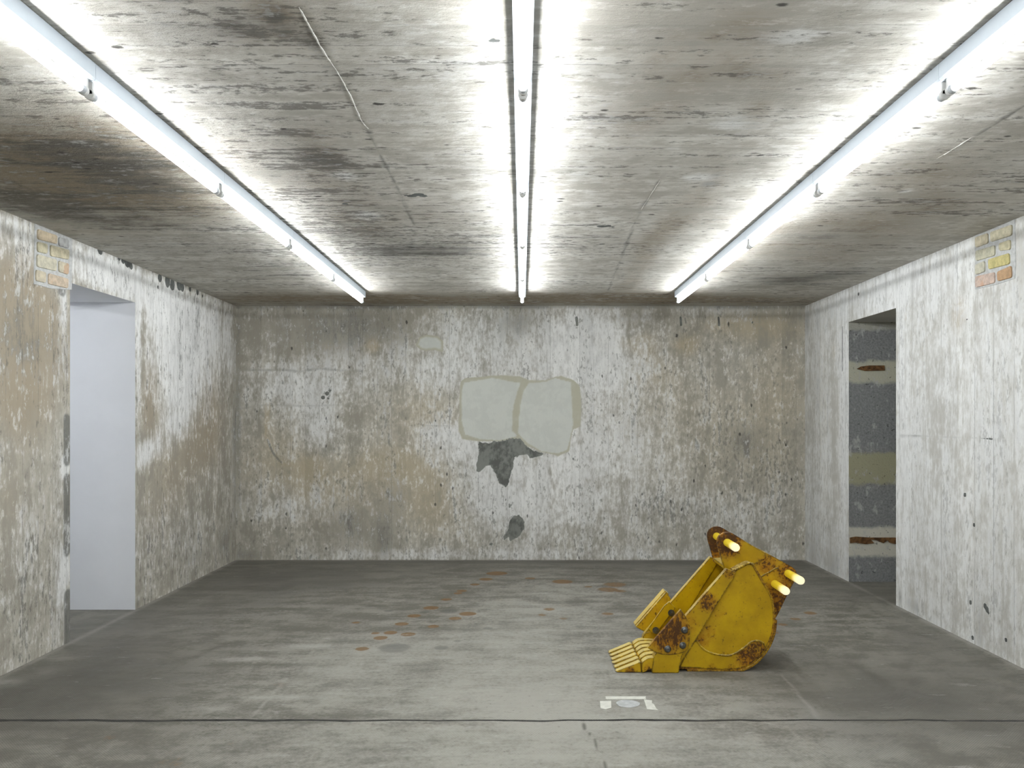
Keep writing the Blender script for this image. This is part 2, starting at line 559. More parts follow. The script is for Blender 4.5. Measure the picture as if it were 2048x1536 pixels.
extra = [([(XL, DL1, 0), (XL, DL1, DLH), (XO, DL1, DLH), (XO, DL1, 0)], 1),
         ([(XL, DL0, 0), (XO, DL0, 0), (XO, DL0, DLH), (XL, DL0, DLH)], 1),
         ([(XL, DL0, DLH), (XO, DL0, DLH), (XO, DL1, DLH), (XL, DL1, DLH)], 1)]
S.bake(200, (1, .16))
wall_left = grid_object('wall_left', us, vs, lambda u, v: np.stack([np.full(u.shape, XL), u, v], 1), S, [M_left, M_white],
                        hole=(DL0, DL1, 0, DLH), extra=extra)
# the passage behind the doorway
bm = bmesh.new()
def quad(bm, *c):
    bm.faces.new([bm.verts.new(p) for p in c])
quad(bm, (XO - .9, DL0 - 1.2, 0), (XO - .9, DL1 + .0, 0), (XO - .9, DL1 + .0, 2.5), (XO - .9, DL0 - 1.2, 2.5))
quad(bm, (XO, DL1, 0), (XO - .9, DL1, 0), (XO - .9, DL1, 2.5), (XO, DL1, 2.5))
quad(bm, (XO, DL0 - 1.2, 0), (XO - .9, DL0 - 1.2, 0), (XO - .9, DL0 - 1.2, 2.5), (XO, DL0 - 1.2, 2.5))
quad(bm, (XO, DL0 - 1.2, 2.5), (XO, DL1, 2.5), (XO - .9, DL1, 2.5), (XO - .9, DL0 - 1.2, 2.5))
quad(bm, (XO, DL0 - 1.2, 0), (XO, DL0, 0), (XO, DL0, 2.5), (XO, DL0 - 1.2, 2.5))
quad(bm, (XO, DL0, DLH), (XO, DL1, DLH), (XO, DL1, 2.5), (XO, DL0, 2.5))
o = obj('wall_passage', bm, M_white); o['kind'] = 'structure'

# ---- right wall, with its niche
NR0, NR1, NRH = p_right(1792, 700)[0], p_right(1697.5, 700)[0], 2.303
ND = 0.56
M_right = concrete('worn_concrete_right', (.66, .648, .61), (.50, .487, .45), (.82, .825, .82), (.46, .40, .31), (.20, .20, .195),
                   (1, 1, .10), board=(1, .21), pit=.95, contrast=.6)
N = NT('niche_masonry')
zc = N.xyz(N.co)[2]
mid = N.noise(N.co, 9, 6, .65); fine = N.noise(N.co, 55, 4, .7)
zz = N.add(zc, N.dev(mid, .09))
def zat(py, d=7.27):
    return HC + (VY - py) * d / F
col = N.mix(N.step(fine, .35, .65), (.20, .205, .207), (.30, .305, .305))
def band(col, ya, yb, c, k=1.0):
    a, b = zat(yb), zat(ya)
    f = N.mul(N.step(zz, a - .02, a + .02), N.step(zz, b - .02, b + .02, 1, 0))
    return N.mix(N.mul(f, k), col, c)
for ya, yb, c, k in [(640, 660, (.5, .49, .41), .7), (722, 765, (.52, .51, .41), 1), (906, 968, (.38, .365, .25), 1), (1055, 1112, (.66, .64, .56), 1)]:
    col = band(col, ya, yb, c, k)
col = N.mix(N.mul(N.step(N.noise(N.scale(N.co, (1, 1, .5)), 14, 6, .7), .56, .66), .8), col, (.5, .5, .49))
col = N.mix(N.mul(N.step(N.noise(N.co, 30, 3, .6), .63, .7), .7), col, (.05, .05, .05))
N.bump(N.add(fine, mid), .8, .01)
M_niche = N.done(col, .9)
us = np.concatenate([axis([Y0, 4.2], .1), axis([4.2, NR0, NR1, D], .014)[1:]]); vs = axis([0, NRH, 2.66], .014)
U, V = np.meshgrid(us, vs, indexing='ij')
S = Stains(U, V, p_right)
S.base(lime=.40)
for b in [(1740, 590, 80, 30, .5), (1850, 560, 80, 60, .4), (1806, 900, 12, 400, .5), (1690, 900, 8, 300, .6), (1900, 800, 80, 150, .25),
          (1640, 620, 30, 40, .2), (2000, 1000, 60, 200, .1), (1860, 1080, 70, 120, .2)]:
    S.blob('lime', *b)
for b in [(1915, 630, 14, 38, 1.1), (1668, 705, 6, 24, .6), (1640, 700, 20, 60, .3), (1950, 600, 40, 80, .2), (1835, 1120, 8, 30, .4)]:
    S.blob('tan', *b)
for b in [(1920, 640, 10, 30, .3), (1615, 640, 6, 40, .5), (1930, 800, 30, 200, .12), (1640, 780, 30, 60, .25), (1665, 1130, 12, 40, .55), (1625, 1110, 8, 40, .4),
          (1825, 1210, 14, 20, .6), (1960, 1260, 10, 60, .5), (2010, 1100, 40, 150, .1), (1640, 640, 40, 20, .3), (2040, 520, 20, 100, .4), (1800, 1195, 4, 20, .8), (1955, 540, 4, 60, .6)]:
    S.blob('dark', *b)
S.stroke('dark', [(1685, 655), (1685, 740)], .012, 1.0)
S.stroke('bare', [(1936, 874), (1984, 878)], .014, .62)
S.stroke('dark', [(1800, 872), (1936, 874)], .008, .5)
for px, py, rr in [(1934, 640, .012), (1930, 990, .018), (1948, 1050, .018), (1970, 1212, .022), (1974, 1219, .022), (1977, 1226, .014), (1941, 1205, .018), (1945, 1275, .018), (2012, 1280, .018), (1717, 588, .02)]:
    S.spot('bare', px, py, rr, .8, .5)
S.spot('tan', 1810, 633, .03, 1.5)
for b in [(1960, 1200, 90, 120, .45), (1650, 1080, 40, 90, .3)]:
    S.blob('pits', *b)
XN = XR + ND
extra = [([(XR, NR1, 0), (XN, NR1, 0), (XN, NR1, NRH), (XR, NR1, NRH)], 1),
         ([(XR, NR0, 0), (XR, NR0, NRH), (XN, NR0, NRH), (XN, NR0, 0)], 0),
         ([(XN, NR0, 0), (XN, NR0, NRH), (XN, NR1, NRH), (XN, NR1, 0)], 1),
         ([(XR, NR0, NRH), (XR, NR1, NRH), (XN, NR1, NRH), (XN, NR0, NRH)], 0)]
S.bake(300, (1, .12))
wall_right = grid_object('wall_right', us, vs, lambda u, v: np.stack([np.full(u.shape, XR), u, v], 1), S, [M_right, M_niche],
                         hole=(NR0, NR1, 0, NRH), flip=True, extra=extra)
# timber let into the niche masonry
M_wood = plain('old_timber', (.13, .065, .025), .8, var=.5, scale=30, bump=.5)
bm = bmesh.new()
pl = [(1713, 738), (1722, 733), (1738, 731), (1768, 731), (1769, 741), (1730, 742)]
prism(bm, [(at(x, y, NR1).x, at(x, y, NR1).z) for x, y in pl], NR1 - .012, NR1 + .05)
obj('timber_strip', bm, M_wood, wall_right, .002, label='brown broken timber end set in the upper masonry')
bm = bmesh.new()
pl = [(1699.5, 1075), (1712, 1073), (1740, 1075), (1791, 1075), (1791, 1088), (1778, 1085), (1775, 1080), (1766, 1086), (1752, 1080), (1741, 1079), (1748, 1086), (1730, 1088), (1710, 1085), (1699.5, 1086)]
prism(bm, [(at(x, y, NR1).x, at(x, y, NR1).z) for x, y in pl], NR1 - .012, NR1 + .05)
obj('timber_strip', bm, M_wood, wall_right, .002, label='long brown timber strip near the foot of the niche')

# ---- ceiling
M_ceil = concrete('worn_concrete_ceiling', (.68, .662, .615), (.44, .418, .37), (.84, .84, .82), (.27, .215, .145), (.11, .103, .09),
                  (.07, 1, 1), board=(1, .137), pit=.955, flecks=.25, contrast=1.2, relief=.016)
us = axis([XL, XR], .017); vs = np.concatenate([axis([Y0, 1.7], .1), axis([1.7, D], .017)[1:]])
U, V = np.meshgrid(us, vs, indexing='ij')
S = Stains(U, V, p_ceil)
for b in [(230, 330, 270, 100, .75), (60, 340, 140, 90, .65), (300, 400, 200, 50, .4), (480, 60, 130, 60, .4), (640, 300, 60, 60, .55), (720, 440, 70, 60, .5),
          (560, 30, 60, 50, .5), (1440, 160, 120, 70, .45), (1500, 40, 120, 40, .45), (1420, 330, 60, 40, .4), (1370, 420, 40, 40, .45), (1560, 500, 160, 40, .3),
          (1300, 200, 80, 60, .3), (1350, 80, 130, 50, .35), (1750, 440, 220, 70, .35), (1260, 330, 60, 80, .2), (880, 420, 80, 60, .2), (660, 590, 200, 10, .5), (1240, 590, 200, 10, .5), (1040, 598, 900, 9, .75), (1040, 607, 900, 6, .4),  # wide last pair: lamp falloff past the tube ends, painted as brown bands
          (1450, 520, 60, 50, .25), (1640, 330, 40, 40, .15), (1900, 330, 90, 60, .35), (1530, 200, 40, 60, .5)]:
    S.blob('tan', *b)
for b in [(150, 310, 170, 55, .75), (330, 370, 130, 40, .65), (200, 430, 200, 50, .6), (60, 400, 100, 40, .5), (480, 45, 80, 30, .6), (350, 60, 70, 40, .3), (620, 300, 60, 40, .6), (690, 400, 50, 30, .45),
          (880, 500, 100, 15, .75), (760, 505, 60, 10, .5), (1580, 560, 70, 12, .9), (1640, 470, 90, 14, .5), (1700, 545, 60, 10, .5), (560, 40, 30, 50, .5), (630, 90, 20, 60, .4), (1460, 290, 30, 60, .35),
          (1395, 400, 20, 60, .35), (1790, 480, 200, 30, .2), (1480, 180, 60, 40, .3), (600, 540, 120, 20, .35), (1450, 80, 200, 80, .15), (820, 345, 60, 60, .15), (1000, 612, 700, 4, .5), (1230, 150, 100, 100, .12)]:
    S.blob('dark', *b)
for b in [(1455, 250, 45, 18, 1.0), (1590, 75, 60, 22, .8), (692, 352, 26, 9, 1.0), (735, 430, 30, 10, .8), (1395, 356, 40, 10, .9), (1810, 383, 12, 4, 1.0), (330, 480, 60, 12, .3),
          (950, 330, 90, 250, .2), (1150, 300, 70, 200, .2), (470, 420, 60, 100, .15), (850, 180, 120, 80, .1), (1860, 250, 150, 60, .1)]:
    S.blob('lime', *b)
S.stroke('dark', [(596, 30), (632, 95), (683, 170)], .03, .35)
S.stroke('dark', [(735, 255), (790, 370), (830, 450)], .010, .7)
S.stroke('dark', [(1330, 345), (1280, 420), (1215, 585)], .012, .55)
S.stroke('tan', [(1395, 400), (1310, 480), (1240, 590)], .10, .45)
S.stroke('dark', [(1950, 272), (2046, 212)], .012, .9)
for px, py, rr in [(838, 389, .032), (822, 392, .030), (848, 392, .022), (812, 391, .016), (1204, 453, .028), (1216, 452, .03), (1226, 454, .018), (690, 408, .02), (985, 80, .02), (995, 82, .015)]:
    S.spot('bare', px, py, rr, .85, .9)
for b in [(250, 330, 250, 90, 1.2), (480, 50, 150, 50, 1.2), (640, 320, 90, 90, 1.2), (850, 490, 250, 40, 1.2), (700, 450, 100, 60, 1), (600, 510, 150, 60, .8)]:
    S.blob('pits', *b)
S.base(tan=.10, pits=.12)
S.bake(400, (.10, 1.3), tan=(.9, 1.0, .9), dark=(.5, 1.0, .8))
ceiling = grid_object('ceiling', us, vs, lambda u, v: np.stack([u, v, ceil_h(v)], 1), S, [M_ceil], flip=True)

# thin ridges left by the shuttering joints
M_ridge = plain('pale_ridge', (.62, .61, .57), .9, var=.15, scale=40)
def ridge(px, r):
    L = smooth_line([Vector(p_ceil(*p)) for p in px], 9)
    bm = bmesh.new()
    tube(bm, [Vector((p.x + random.uniform(-.0012, .0012), p.y, ceil_h(p.y) + r * .2)) for p in L], r, 6, .5)
    obj('joint_ridge', bm, M_ridge, ceiling, label='thin pale ridge along a shuttering joint')
ridge([(598, 14), (622, 58), (648, 105), (672, 140), (700, 190), (722, 240), (737, 258)], .0030)
ridge([(1872, 318), (1900, 302), (1948, 272)], .003)
ridge([(1322, 358), (1300, 392), (1282, 420)], .0016)

# ---- floor
def floor_material():
    N = NT('worn_screed_floor')
    co = N.co
    X, Y, _ = N.xyz(co)
    fine = N.noise(co, 42, 5, .72)
    sca = N.noise(N.scale(co, (.30, 1.6, 1)), 12, 4, .65)
    mid, cloud = N.attr('mid'), N.attr('strk')
    # worn-in grid of the roller
    gx = N.m('SINE', N.mul(X, 2 * math.pi / .0125)); gy = N.m('SINE', N.mul(Y, 2 * math.pi / .0125))
    grid = N.mul(N.mul(gx, gy), .5)
    gon = N.step(N.add(N.mul(mid, .6), N.mul(cloud, .4)), .38, .60)
    g = N.add(N.mul(mid, .4), N.mul(fine, .3), N.mul(cloud, .3))
    col = N.mix(N.step(g, .38, .62), (.125, .117, .098), (.205, .195, .168))
    l = N.step(N.add(N.attr('lime'), N.dev(fine, .9), N.dev(sca, .5)), .05, 1.05)
    col = N.mix(N.mul(l, .9), col, (.345, .333, .300))
    d = N.step(N.add(N.attr('dark'), N.dev(fine, .5), N.dev(sca, .4)), .15, .95)
    col = N.mix(N.mul(d, .85), col, (.088, .083, .072))
    t = N.step(N.add(N.attr('tan'), N.dev(fine, .8)), .38, .75)
    col = N.mix(N.mul(t, .88), col, (.175, .100, .042))
    gr = N.step(N.add(N.attr('patch'), N.dev(fine, .9)), .40, .70)
    col = N.mix(N.mul(gr, .45), col, (.085, .085, .082))
    sc = N.step(N.add(sca, N.dev(fine, .3)), .635, .71)
    col = N.mix(N.mul(sc, .35), col, (.40, .395, .37))
    sp = N.step(N.add(fine, N.dev(sca, .3)), .30, .38, 1, 0)
    col = N.mix(N.mul(sp, .45), col, (.075, .07, .062))
    cell = N.step(N.mul(grid, gon), -.25, .35)
    cb = N.mix(cell, (.80, .80, .79), (1.14, 1.14, 1.13))
    col = N.mix(1.0, col, cb, 'MULTIPLY')
    ck = N.step(N.add(N.attr('bare'), N.dev(fine, .35)), .42, .58)
    col = N.mix(ck, col, (.028, .027, .024))
    N.bump(N.add(N.mul(fine, .6), N.mul(grid, .35)), .45, .006)
    N.bsdf.inputs['Specular IOR Level'].default_value = .3
    return N.done(col, N.step(mid, .3, .7, .62, .78))
M_floor = floor_material()
YC = p_floor(1000, 1441)[1]
us = axis([XL - TH - .9, XL, XR, XR + ND], .018)
vs = np.concatenate([axis([Y0, 3.3], .10), axis([3.3, YC - .05], .018)[1:], axis([YC - .05, YC + .05], .004)[1:], axis([YC + .05, D], .018)[1:]])
U, V = np.meshgrid(us, vs, indexing='ij')
S = Stains(U, V, p_floor)
S.base(lime=.10)
for b in [(950, 1400, 420, 110, .45), (900, 1310, 300, 50, .35), (1000, 1520, 500, 60, .40), (1250, 1420, 260, 60, .35), (1080, 1230, 220, 50, .40), (1150, 1170, 120, 25, .15), (700, 1330, 150, 40, .2), (1400, 1500, 250, 50, .2),
          (12, 1366, 30, 8, 1.3), (480, 1318, 60, 5, .6), (90, 1345, 30, 8, .5), (430, 1418, 40, 6, .35), (560, 1395, 80, 5, .5), (620, 1292, 60, 4, .5), (130, 1315, 60, 8, .35)]:
    S.blob('lime', *b)
for b in [(640, 1150, 260, 26, .48), (470, 1190, 160, 40, .35), (230, 1320, 260, 60, .50), (80, 1400, 260, 50, .60), (1720, 1360, 330, 70, .42), (1900, 1420, 250, 70, .35), (1780, 1190, 120, 30, .5), (1350, 1130, 350, 14, .3),
          (1850, 1290, 120, 50, .3), (200, 1470, 300, 50, .25), (1900, 1500, 250, 50, .15), (250, 1240, 130, 30, .35), (1040, 1124, 600, 4, .4)]:
    S.blob('dark', *b)
c6 = lambda x, y: (440 + x * .29297, 900 + y * .29297)
c7 = lambda x, y: (1040 + x * .29297, 1000 + y * .29297)
for x, y, r in [(970, 1357, 44), (1095, 1283, 46), (1165, 1247, 46), (1285, 1258, 50), (1240, 1188, 46), (1325, 1132, 46), (1455, 1205, 42), (1605, 1150, 44), (1690, 1118, 56), (1440, 1078, 52), (1545, 1020, 38), (1650, 962, 38),
                (1625, 978, 32), (1740, 918, 32), (1815, 882, 46), (1890, 842, 70), (1060, 1250, 26), (930, 1178, 28)]:
    px, py = c6(x, y); d = HC * F / (py - VY)
    S.spot('tan', px, py, r * .31 * d / F, .95, .22)
for x, y, r in [(200, 745, 46), (595, 777, 46), (150, 785, 40), (300, 810, 36), (465, 592, 32), (650, 577, 90), (690, 622, 44), (600, 612, 80), (290, 557, 80), (70, 535, 40), (840, 800, 30), (1980, 772, 50), (1880, 812, 40), (1795, 850, 40), (1745, 905, 30)]:
    px, py = c7(x, y); d = HC * F / (py - VY)
    S.spot('tan', px, py, r * .30 * d / F, .72, .3)
for px, py, r in [(325, 1524, .05), (350, 1522, .05), (222, 1475, .05), (460, 1488, .035), (353, 1527, .05), (560, 1370, .06)]:
    S.spot('tan', px, py, r, .55, .6)
for x, y, r in [(1150, 1098, 40), (1565, 1100, 70), (1510, 1350, 60), (1830, 1217, 42), (1620, 1305, 36), (1190, 1350, 130), (1400, 1105, 40)]:
    px, py = c6(x, y); d = HC * F / (py - VY)
    S.spot('patch', px, py, r * .293 * d / F, .7, .3)
rng = np.random.RandomState(3)
pts = [(float(x), 1441 + float(rng.normal(0, .7))) for x in np.linspace(-250, 2300, 60)]
S.stroke('bare', pts, .0115, .75)
S.stroke('bare', [p for p in pts if p[0] < 740], .016, .72)
S.stroke('bare', [p for p in pts if 1180 < p[0] < 1560], .015, .68)
for xw in (XL + .015, XR - .015):
    S.f['lime'] += .55 * np.exp(-((S.U - xw) / .030) ** 2) * (S.V > 3)
S.f['lime'] += .35 * np.exp(-((S.V - D + .02) / .03) ** 2)
S.stroke('dark', [(1163, 1443), (1172, 1460), (1190, 1480), (1202, 1515), (1215, 1540)], .006, .9)
S.stroke('lime', [(1560, 1345), (1640, 1440)], .012, .6)
S.stroke('lime', [(575, 1355), (500, 1435)], .010, .6)
S.stroke('lime', [(260, 1450), (180, 1535)], .010, .45)
keepU = (us[:-1] + us[1:]) / 2
S.bake(500, (.3, 1.2), lime=(.7, .36, .36), tan=(0, .4, .2), dark=(.7, .28, .30))
floor = grid_object('floor', us, vs, lambda u, v: np.stack([u, v, np.zeros(u.shape)], 1), S, [M_floor])

# ---- wall behind the camera
bm = bmesh.new()
quad(bm, (XL, Y0, 0), (XR, Y0, 0), (XR, Y0, 2.66), (XL, Y0, 2.66))
o = obj('wall_front', bm, plain('grey_concrete', (.42, .41, .39), .9, var=.2, scale=4, bump=.3)); o['kind'] = 'structure'

# ---- brick infill high in both side walls
def brick_patch(parent, outline, bricks, proj, xface, sgn, label):
    mort = plain('mortar', (.50, .505, .50), .9, var=.12, scale=40, bump=.5)
    bm = bmesh.new()
    def ext(poly, t0, t1, slot):
        A = [bm.verts.new((xface + sgn * t0, *p)) for p in poly]; B = [bm.verts.new((xface + sgn * t1, *p)) for p in poly]
        fs = [bm.faces.new(A), bm.faces.new(B)]
        for i in range(len(poly)):
            fs.append(bm.faces.new((A[i], B[i], B[(i + 1) % len(poly)], A[(i + 1) % len(poly)])))
        for f in fs:
            f.material_index = slot
    ext([proj(*p) for p in outline], -.02, .004, 0)
    cols = [mort]
    for poly, c in bricks:
        nm = NT('brick_face')
        n = nm.noise(nm.co, 26, 5, .65); n2 = nm.noise(nm.co, 9, 3, .6)
        cc = nm.mix(nm.step(n, .35, .65), tuple(x * .80 for x in c), tuple(min(x * 1.12, .85) for x in c))
        cc = nm.mix(nm.mul(nm.step(n2, .54, .64), .6), cc, (.50, .28, .17)) if c[2] < .2 or c[0] > .56 else cc
        nm.bump(n, .5, .006)
        cols.append(nm.done(cc, .9))
        P = [Vector(proj(*p)) for p in poly]
        # round the arrises off a little
        R = []
        for i, p in enumerate(P):
            a, b = P[i - 1], P[(i + 1) % len(P)]
            va, vb = (a - p).normalized(), (b - p).normalized()
            R.append(p + va * .013)
            R.append(p + (va + vb) * .004)
            R.append(p + vb * .013)
        ext([(q.x, q.y) for q in R], -.01, .013, len(cols) - 1)
    return obj('brick_patch', bm, cols, parent, .003, label=label)
cL = lambda l: [(60 + x * .0912, 440 + y * .0912) for x, y in l]
brick_patch(wall_left, [(69, 446), (144, 475), (143, 580), (100, 577), (67, 568)],
            [(cL([(135, 195), (565, 340), (560, 530), (135, 420)]), (.48, .40, .29)), (cL([(600, 370), (825, 430), (820, 625), (600, 565)]), (.36, .36, .35)),
             (cL([(130, 470), (350, 530), (345, 745), (130, 695)]), (.52, .48, .34)), (cL([(415, 545), (825, 655), (820, 870), (420, 790)]), (.55, .50, .36)),
             (cL([(125, 745), (550, 870), (545, 1125), (120, 1020)]), (.56, .53, .42)), (cL([(600, 890), (820, 960), (810, 1200), (600, 1130)]), (.57, .52, .40)),
             (cL([(100, 1085), (320, 1150), (310, 1380), (95, 1330)]), (.58, .52, .40)), (cL([(375, 1165), (810, 1290), (800, 1500), (370, 1400)]), (.57, .47, .36))],
            p_left, XL, 1, 'exposed yellow bricks by the doorway head')
cR = lambda l: [(1940 + x * .1042, 430 + y * .1042) for x, y in l]
brick_patch(wall_right, cR([(100, 390), (400, 290), (870, 75), (885, 900), (870, 1220), (500, 1340), (100, 1430)]),
            [(cR([(125, 430), (370, 345), (375, 540), (135, 630)]), (.47, .42, .31)), (cR([(420, 330), (835, 180), (830, 390), (425, 520)]), (.50, .46, .34)),
             (cR([(135, 690), (505, 580), (505, 775), (140, 885)]), (.50, .48, .37)), (cR([(585, 545), (805, 470), (805, 665), (590, 690)]), (.50, .46, .32)),
             (cR([(130, 950), (310, 880), (310, 1090), (130, 1150)]), (.52, .50, .40)), (cR([(380, 850), (780, 730), (790, 940), (385, 1045)]), (.53, .47, .22)),
             (cR([(130, 1180), (500, 1095), (505, 1300), (135, 1395)]), (.57, .45, .38)), (cR([(550, 1090), (820, 970), (830, 1200), (560, 1275)]), (.44, .29, .17))],
            p_right, XR, -1, 'exposed yellow and red bricks under the ceiling')

# ---- tape and paint left on the floor
M_tape = plain('worn_white_tape', (.60, .595, .54), .7, var=.08, scale=30)
c8 = lambda l: [(1180 + x * .078125, 1370 + y * .078125) for x, y in l]
def flat(name, px, mat, t=.0012):
    bm = bmesh.new()
    P = [p_floor(*p) for p in px]
    A = [bm.verts.new((x, y, .0004)) for x, y in P]; B = [bm.verts.new((x, y, .0004 + t)) for x, y in P]
    bm.faces.new(A[::-1]); bm.faces.new(B)
    for i in range(len(P)):
        bm.faces.new((A[i], A[(i + 1) % len(P)], B[(i + 1) % len(P)], B[i]))
    return bm
TG = 'tape residue on the floor'
o = obj('tape_strip', flat('t', c8([(380, 300), (620, 296), (1000, 298), (1430, 295), (1420, 330), (1440, 370), (900, 372), (430, 370), (390, 345), (415, 325)]), M_tape), M_tape)
tag(o, 'long thin white tape strip across the back of the pale floor circle', 'tape', TG)
o = obj('tape_strip', flat('t', c8([(255, 420), (540, 410), (545, 590), (480, 605), (400, 630), (270, 600)]), M_tape), M_tape)
tag(o, 'squarish white tape scrap left of the pale floor circle', 'tape', TG)
o = obj('tape_strip', flat('t', c8([(1380, 378), (1590, 400), (1580, 470), (1630, 490), (1700, 610), (1750, 650), (1460, 630)]), M_tape), M_tape)
tag(o, 'slanting white tape piece right of the pale floor circle', 'tape', TG)
uc, vc = p_floor(1180 + 970 * .078125, 1370 + 480 * .078125)
ru = 300 * .078125 * vc / F
rv = abs(p_floor(1256, 1370 + 385 * .078125)[1] - p_floor(1256, 1370 + 578 * .078125)[1]) / 2
bm = bmesh.new()
ring = []
for i in range(40):
    a = 2 * math.pi * i / 40; k = 1 + .03 * math.sin(3 * a + 1) + .02 * math.sin(7 * a)
    ring.append((uc + ru * k * math.cos(a), vc + rv * k * math.sin(a)))
A = [bm.verts.new((x, y, .0003)) for x, y in ring]; B = [bm.verts.new((x, y, .0011)) for x, y in ring]
bm.faces.new(A[::-1]); bm.faces.new(B)
for i in range(40):
    bm.faces.new((A[i], A[(i + 1) % 40], B[(i + 1) % 40], B[i]))
obj('paint_spot', bm, plain('pale_paint_residue', (.42, .43, .43), .8, var=.12, scale=25), floor, label='pale round paint spot')

# ================================================================== LAMPS
M_house = plain('white_enamel', (.60, .66, .73), .35, var=.02)
M_cap = plain('white_plastic', (.78, .78, .77), .4, var=.03)
M_metal = plain('pale_cap', (.66, .69, .73), .3)
N = NT('lit_tube')
em = N.n('ShaderNodeEmission'); em.inputs[0].default_value = TUBE_COLOR; em.inputs[1].default_value = TUBE_STRENGTH
N.t.links.new(em.outputs[0], N.t.nodes['Material Output'].inputs['Surface'])
M_tube = N.mat
LT = 1.18
YEND = 7.45
def batten(x, y1, label, zc=None):
    """one batten luminaire, far end at y1, hung from the ceiling"""
    y0 = y1 - LT
    zc1, zc0 = (ceil_h(y1), ceil_h(y0)) if zc is None else (zc, zc)
    root = empty('fluorescent_batten', (x, y1, zc1), label, 'lamp', 'fluorescent battens in three rows' if zc is None else None)
    bm = bmesh.new()
    hw, hh = .030, .058
    L = []
    for y, zc in ((y0 + .001, zc0), (y1 - .001, zc1)):
        L.append([bm.verts.new((x + a, y, zc + b)) for a, b in ((-hw, -.002), (hw, -.002), (hw, -hh + .006), (hw - .006, -hh), (-hw + .006, -hh), (-hw, -hh + .006))])
    for i in range(6):
        bm.faces.new((L[0][i], L[0][(i + 1) % 6], L[1][(i + 1) % 6], L[1][i]))
    bm.faces.new(L[0]); bm.faces.new(L[1][::-1])
    obj('housing', bm, M_house, root)
    tz = -.098
    bm = bmesh.new()
    cyl(bm, (x, y0 + .045, zc0 + tz), (x, y1 - .045, zc1 + tz), .013, 10, caps=False)
    obj('tube', bm, M_tube, root, smooth=False, label='glowing white tube')
    for y, zc, s in ((y0, zc0, 1), (y1, zc1, -1)):
        bm = bmesh.new()
        a, b = y + s * .012, y + s * .026
        box(bm, x - .012, x + .012, min(a, b), max(a, b), zc + tz, zc - hh + .002)
        cyl(bm, (x, a, zc + tz), (x, b, zc + tz), .0165, 20)
        h = obj('lamp_holder', bm, M_cap, root, .0015)
        bm = bmesh.new()
        cyl(bm, (x, y + s * .026, zc + tz), (x, y + s * .047, zc + tz), .0138, 20)
        obj('end_cap', bm, M_metal, h)
    return root
rows = ((-1.448, 'left'), (0.004, 'middle'), (1.418, 'right'))
order = ['farthest', 'second farthest', 'third farthest', 'fourth farthest', 'nearest visible', 'overhead', 'rear', 'rearmost']
for x, side in rows:
    for k in range(8):
        lab = {0: f'white tube batten at the back wall end of the {side} row',
               4: f'white tube batten cut off by the picture top in the {side} row'}.get(
            k, f'{order[k]} white tube batten from the camera in the {side} ceiling row')
        batten(x, YEND - k * LT, lab)

batten(XO - .45, DL0 + .25, 'added unseen tube batten in the white passage behind the left doorway', 2.5)  # unseen lamp added to brighten the white doorway reveal

# ================================================================== EXCAVATOR BUCKET
def paint(name, rust=0.0, spots=(), tone=1.0, streak=(1, 1, 1)):
    """worn yellow machine paint; spots = [(point, radius, strength)] of heavier rust and brown tone"""
    N = NT(name)
    geo = N.n('ShaderNodeNewGeometry')
    pos = geo.outputs['Position']
    n1 = N.noise(pos, 5, 5, .6); n2 = N.noise(pos, 26, 7, .72, .5); n3 = N.noise(N.scale(pos, streak), 70, 5, .75)
    col = N.mix(N.step(n1, .35, .65), (.40 * tone, .240 * tone, .0025), (.54 * tone, .340 * tone, .004))
    # pale sheen of the overhead tubes, painted onto faces that point up
    up = N.step(N.xyz(geo.outputs['Normal'])[2], .35, .85)
    col = N.mix(N.mul(up, .60), col, (.72, .63, .26))
    # edges rubbed through
    bv = N.n('ShaderNodeBevel'); bv.samples = 4; bv.inputs[0].default_value = .011
    vm = N.n('ShaderNodeVectorMath'); vm.operation = 'DOT_PRODUCT'
    N.t.links.new(bv.outputs[0], vm.inputs[0]); N.t.links.new(geo.outputs['Normal'], vm.inputs[1])
    edge = N.step(vm.outputs['Value'], .955, .9995, 1, 0)
    am = rust
    a = None
    for p, r, s in spots:
        dn = N.n('ShaderNodeVectorMath'); dn.operation = 'DISTANCE'
        N.put(dn.inputs[0], pos); dn.inputs[1].default_value = p
        w = N.step(dn.outputs['Value'], r * .25, r, s, 0)
        a = w if a is None else N.m('MAXIMUM', a, w)
    amt = N.add(a, rust) if a is not None else rust
    stain = N.step(N.add(amt, N.dev(n1, 1.0), N.dev(n2, .9)), .16, .80)
    col = N.mix(N.mul(stain, .85), col, (.30, .108, .004))
    deep = N.step(N.add(amt, N.dev(n2, 1.8), N.dev(n3, 2.6)), .52, .92)
    col = N.mix(N.mul(deep, .9), col, (.045, .017, .006))
    ed = N.mul(edge, N.step(N.add(n2, N.dev(n3, .7)), .38, .52))
    col = N.mix(N.mul(ed, .95), col, (.040, .018, .007))
    scr = N.step(N.add(n3, N.dev(n2, .7)), .62, .69)
    col = N.mix(N.mul(scr, .6), col, (.09, .045, .012))
    N.bump(N.add(N.mul(n2, .6), N.mul(n3, .4)), .18, .004)
    N.bsdf.inputs['Specular IOR Level'].default_value = .35
    N.put(N.bsdf.inputs['Coat Weight'], N.step(N.add(stain, deep), 0, 1, .18, .0))
    N.bsdf.inputs['Coat Roughness'].default_value = .28
    return N.done(col, N.step(N.add(stain, N.dev(n2, .5)), 0, 1, .36, .75))

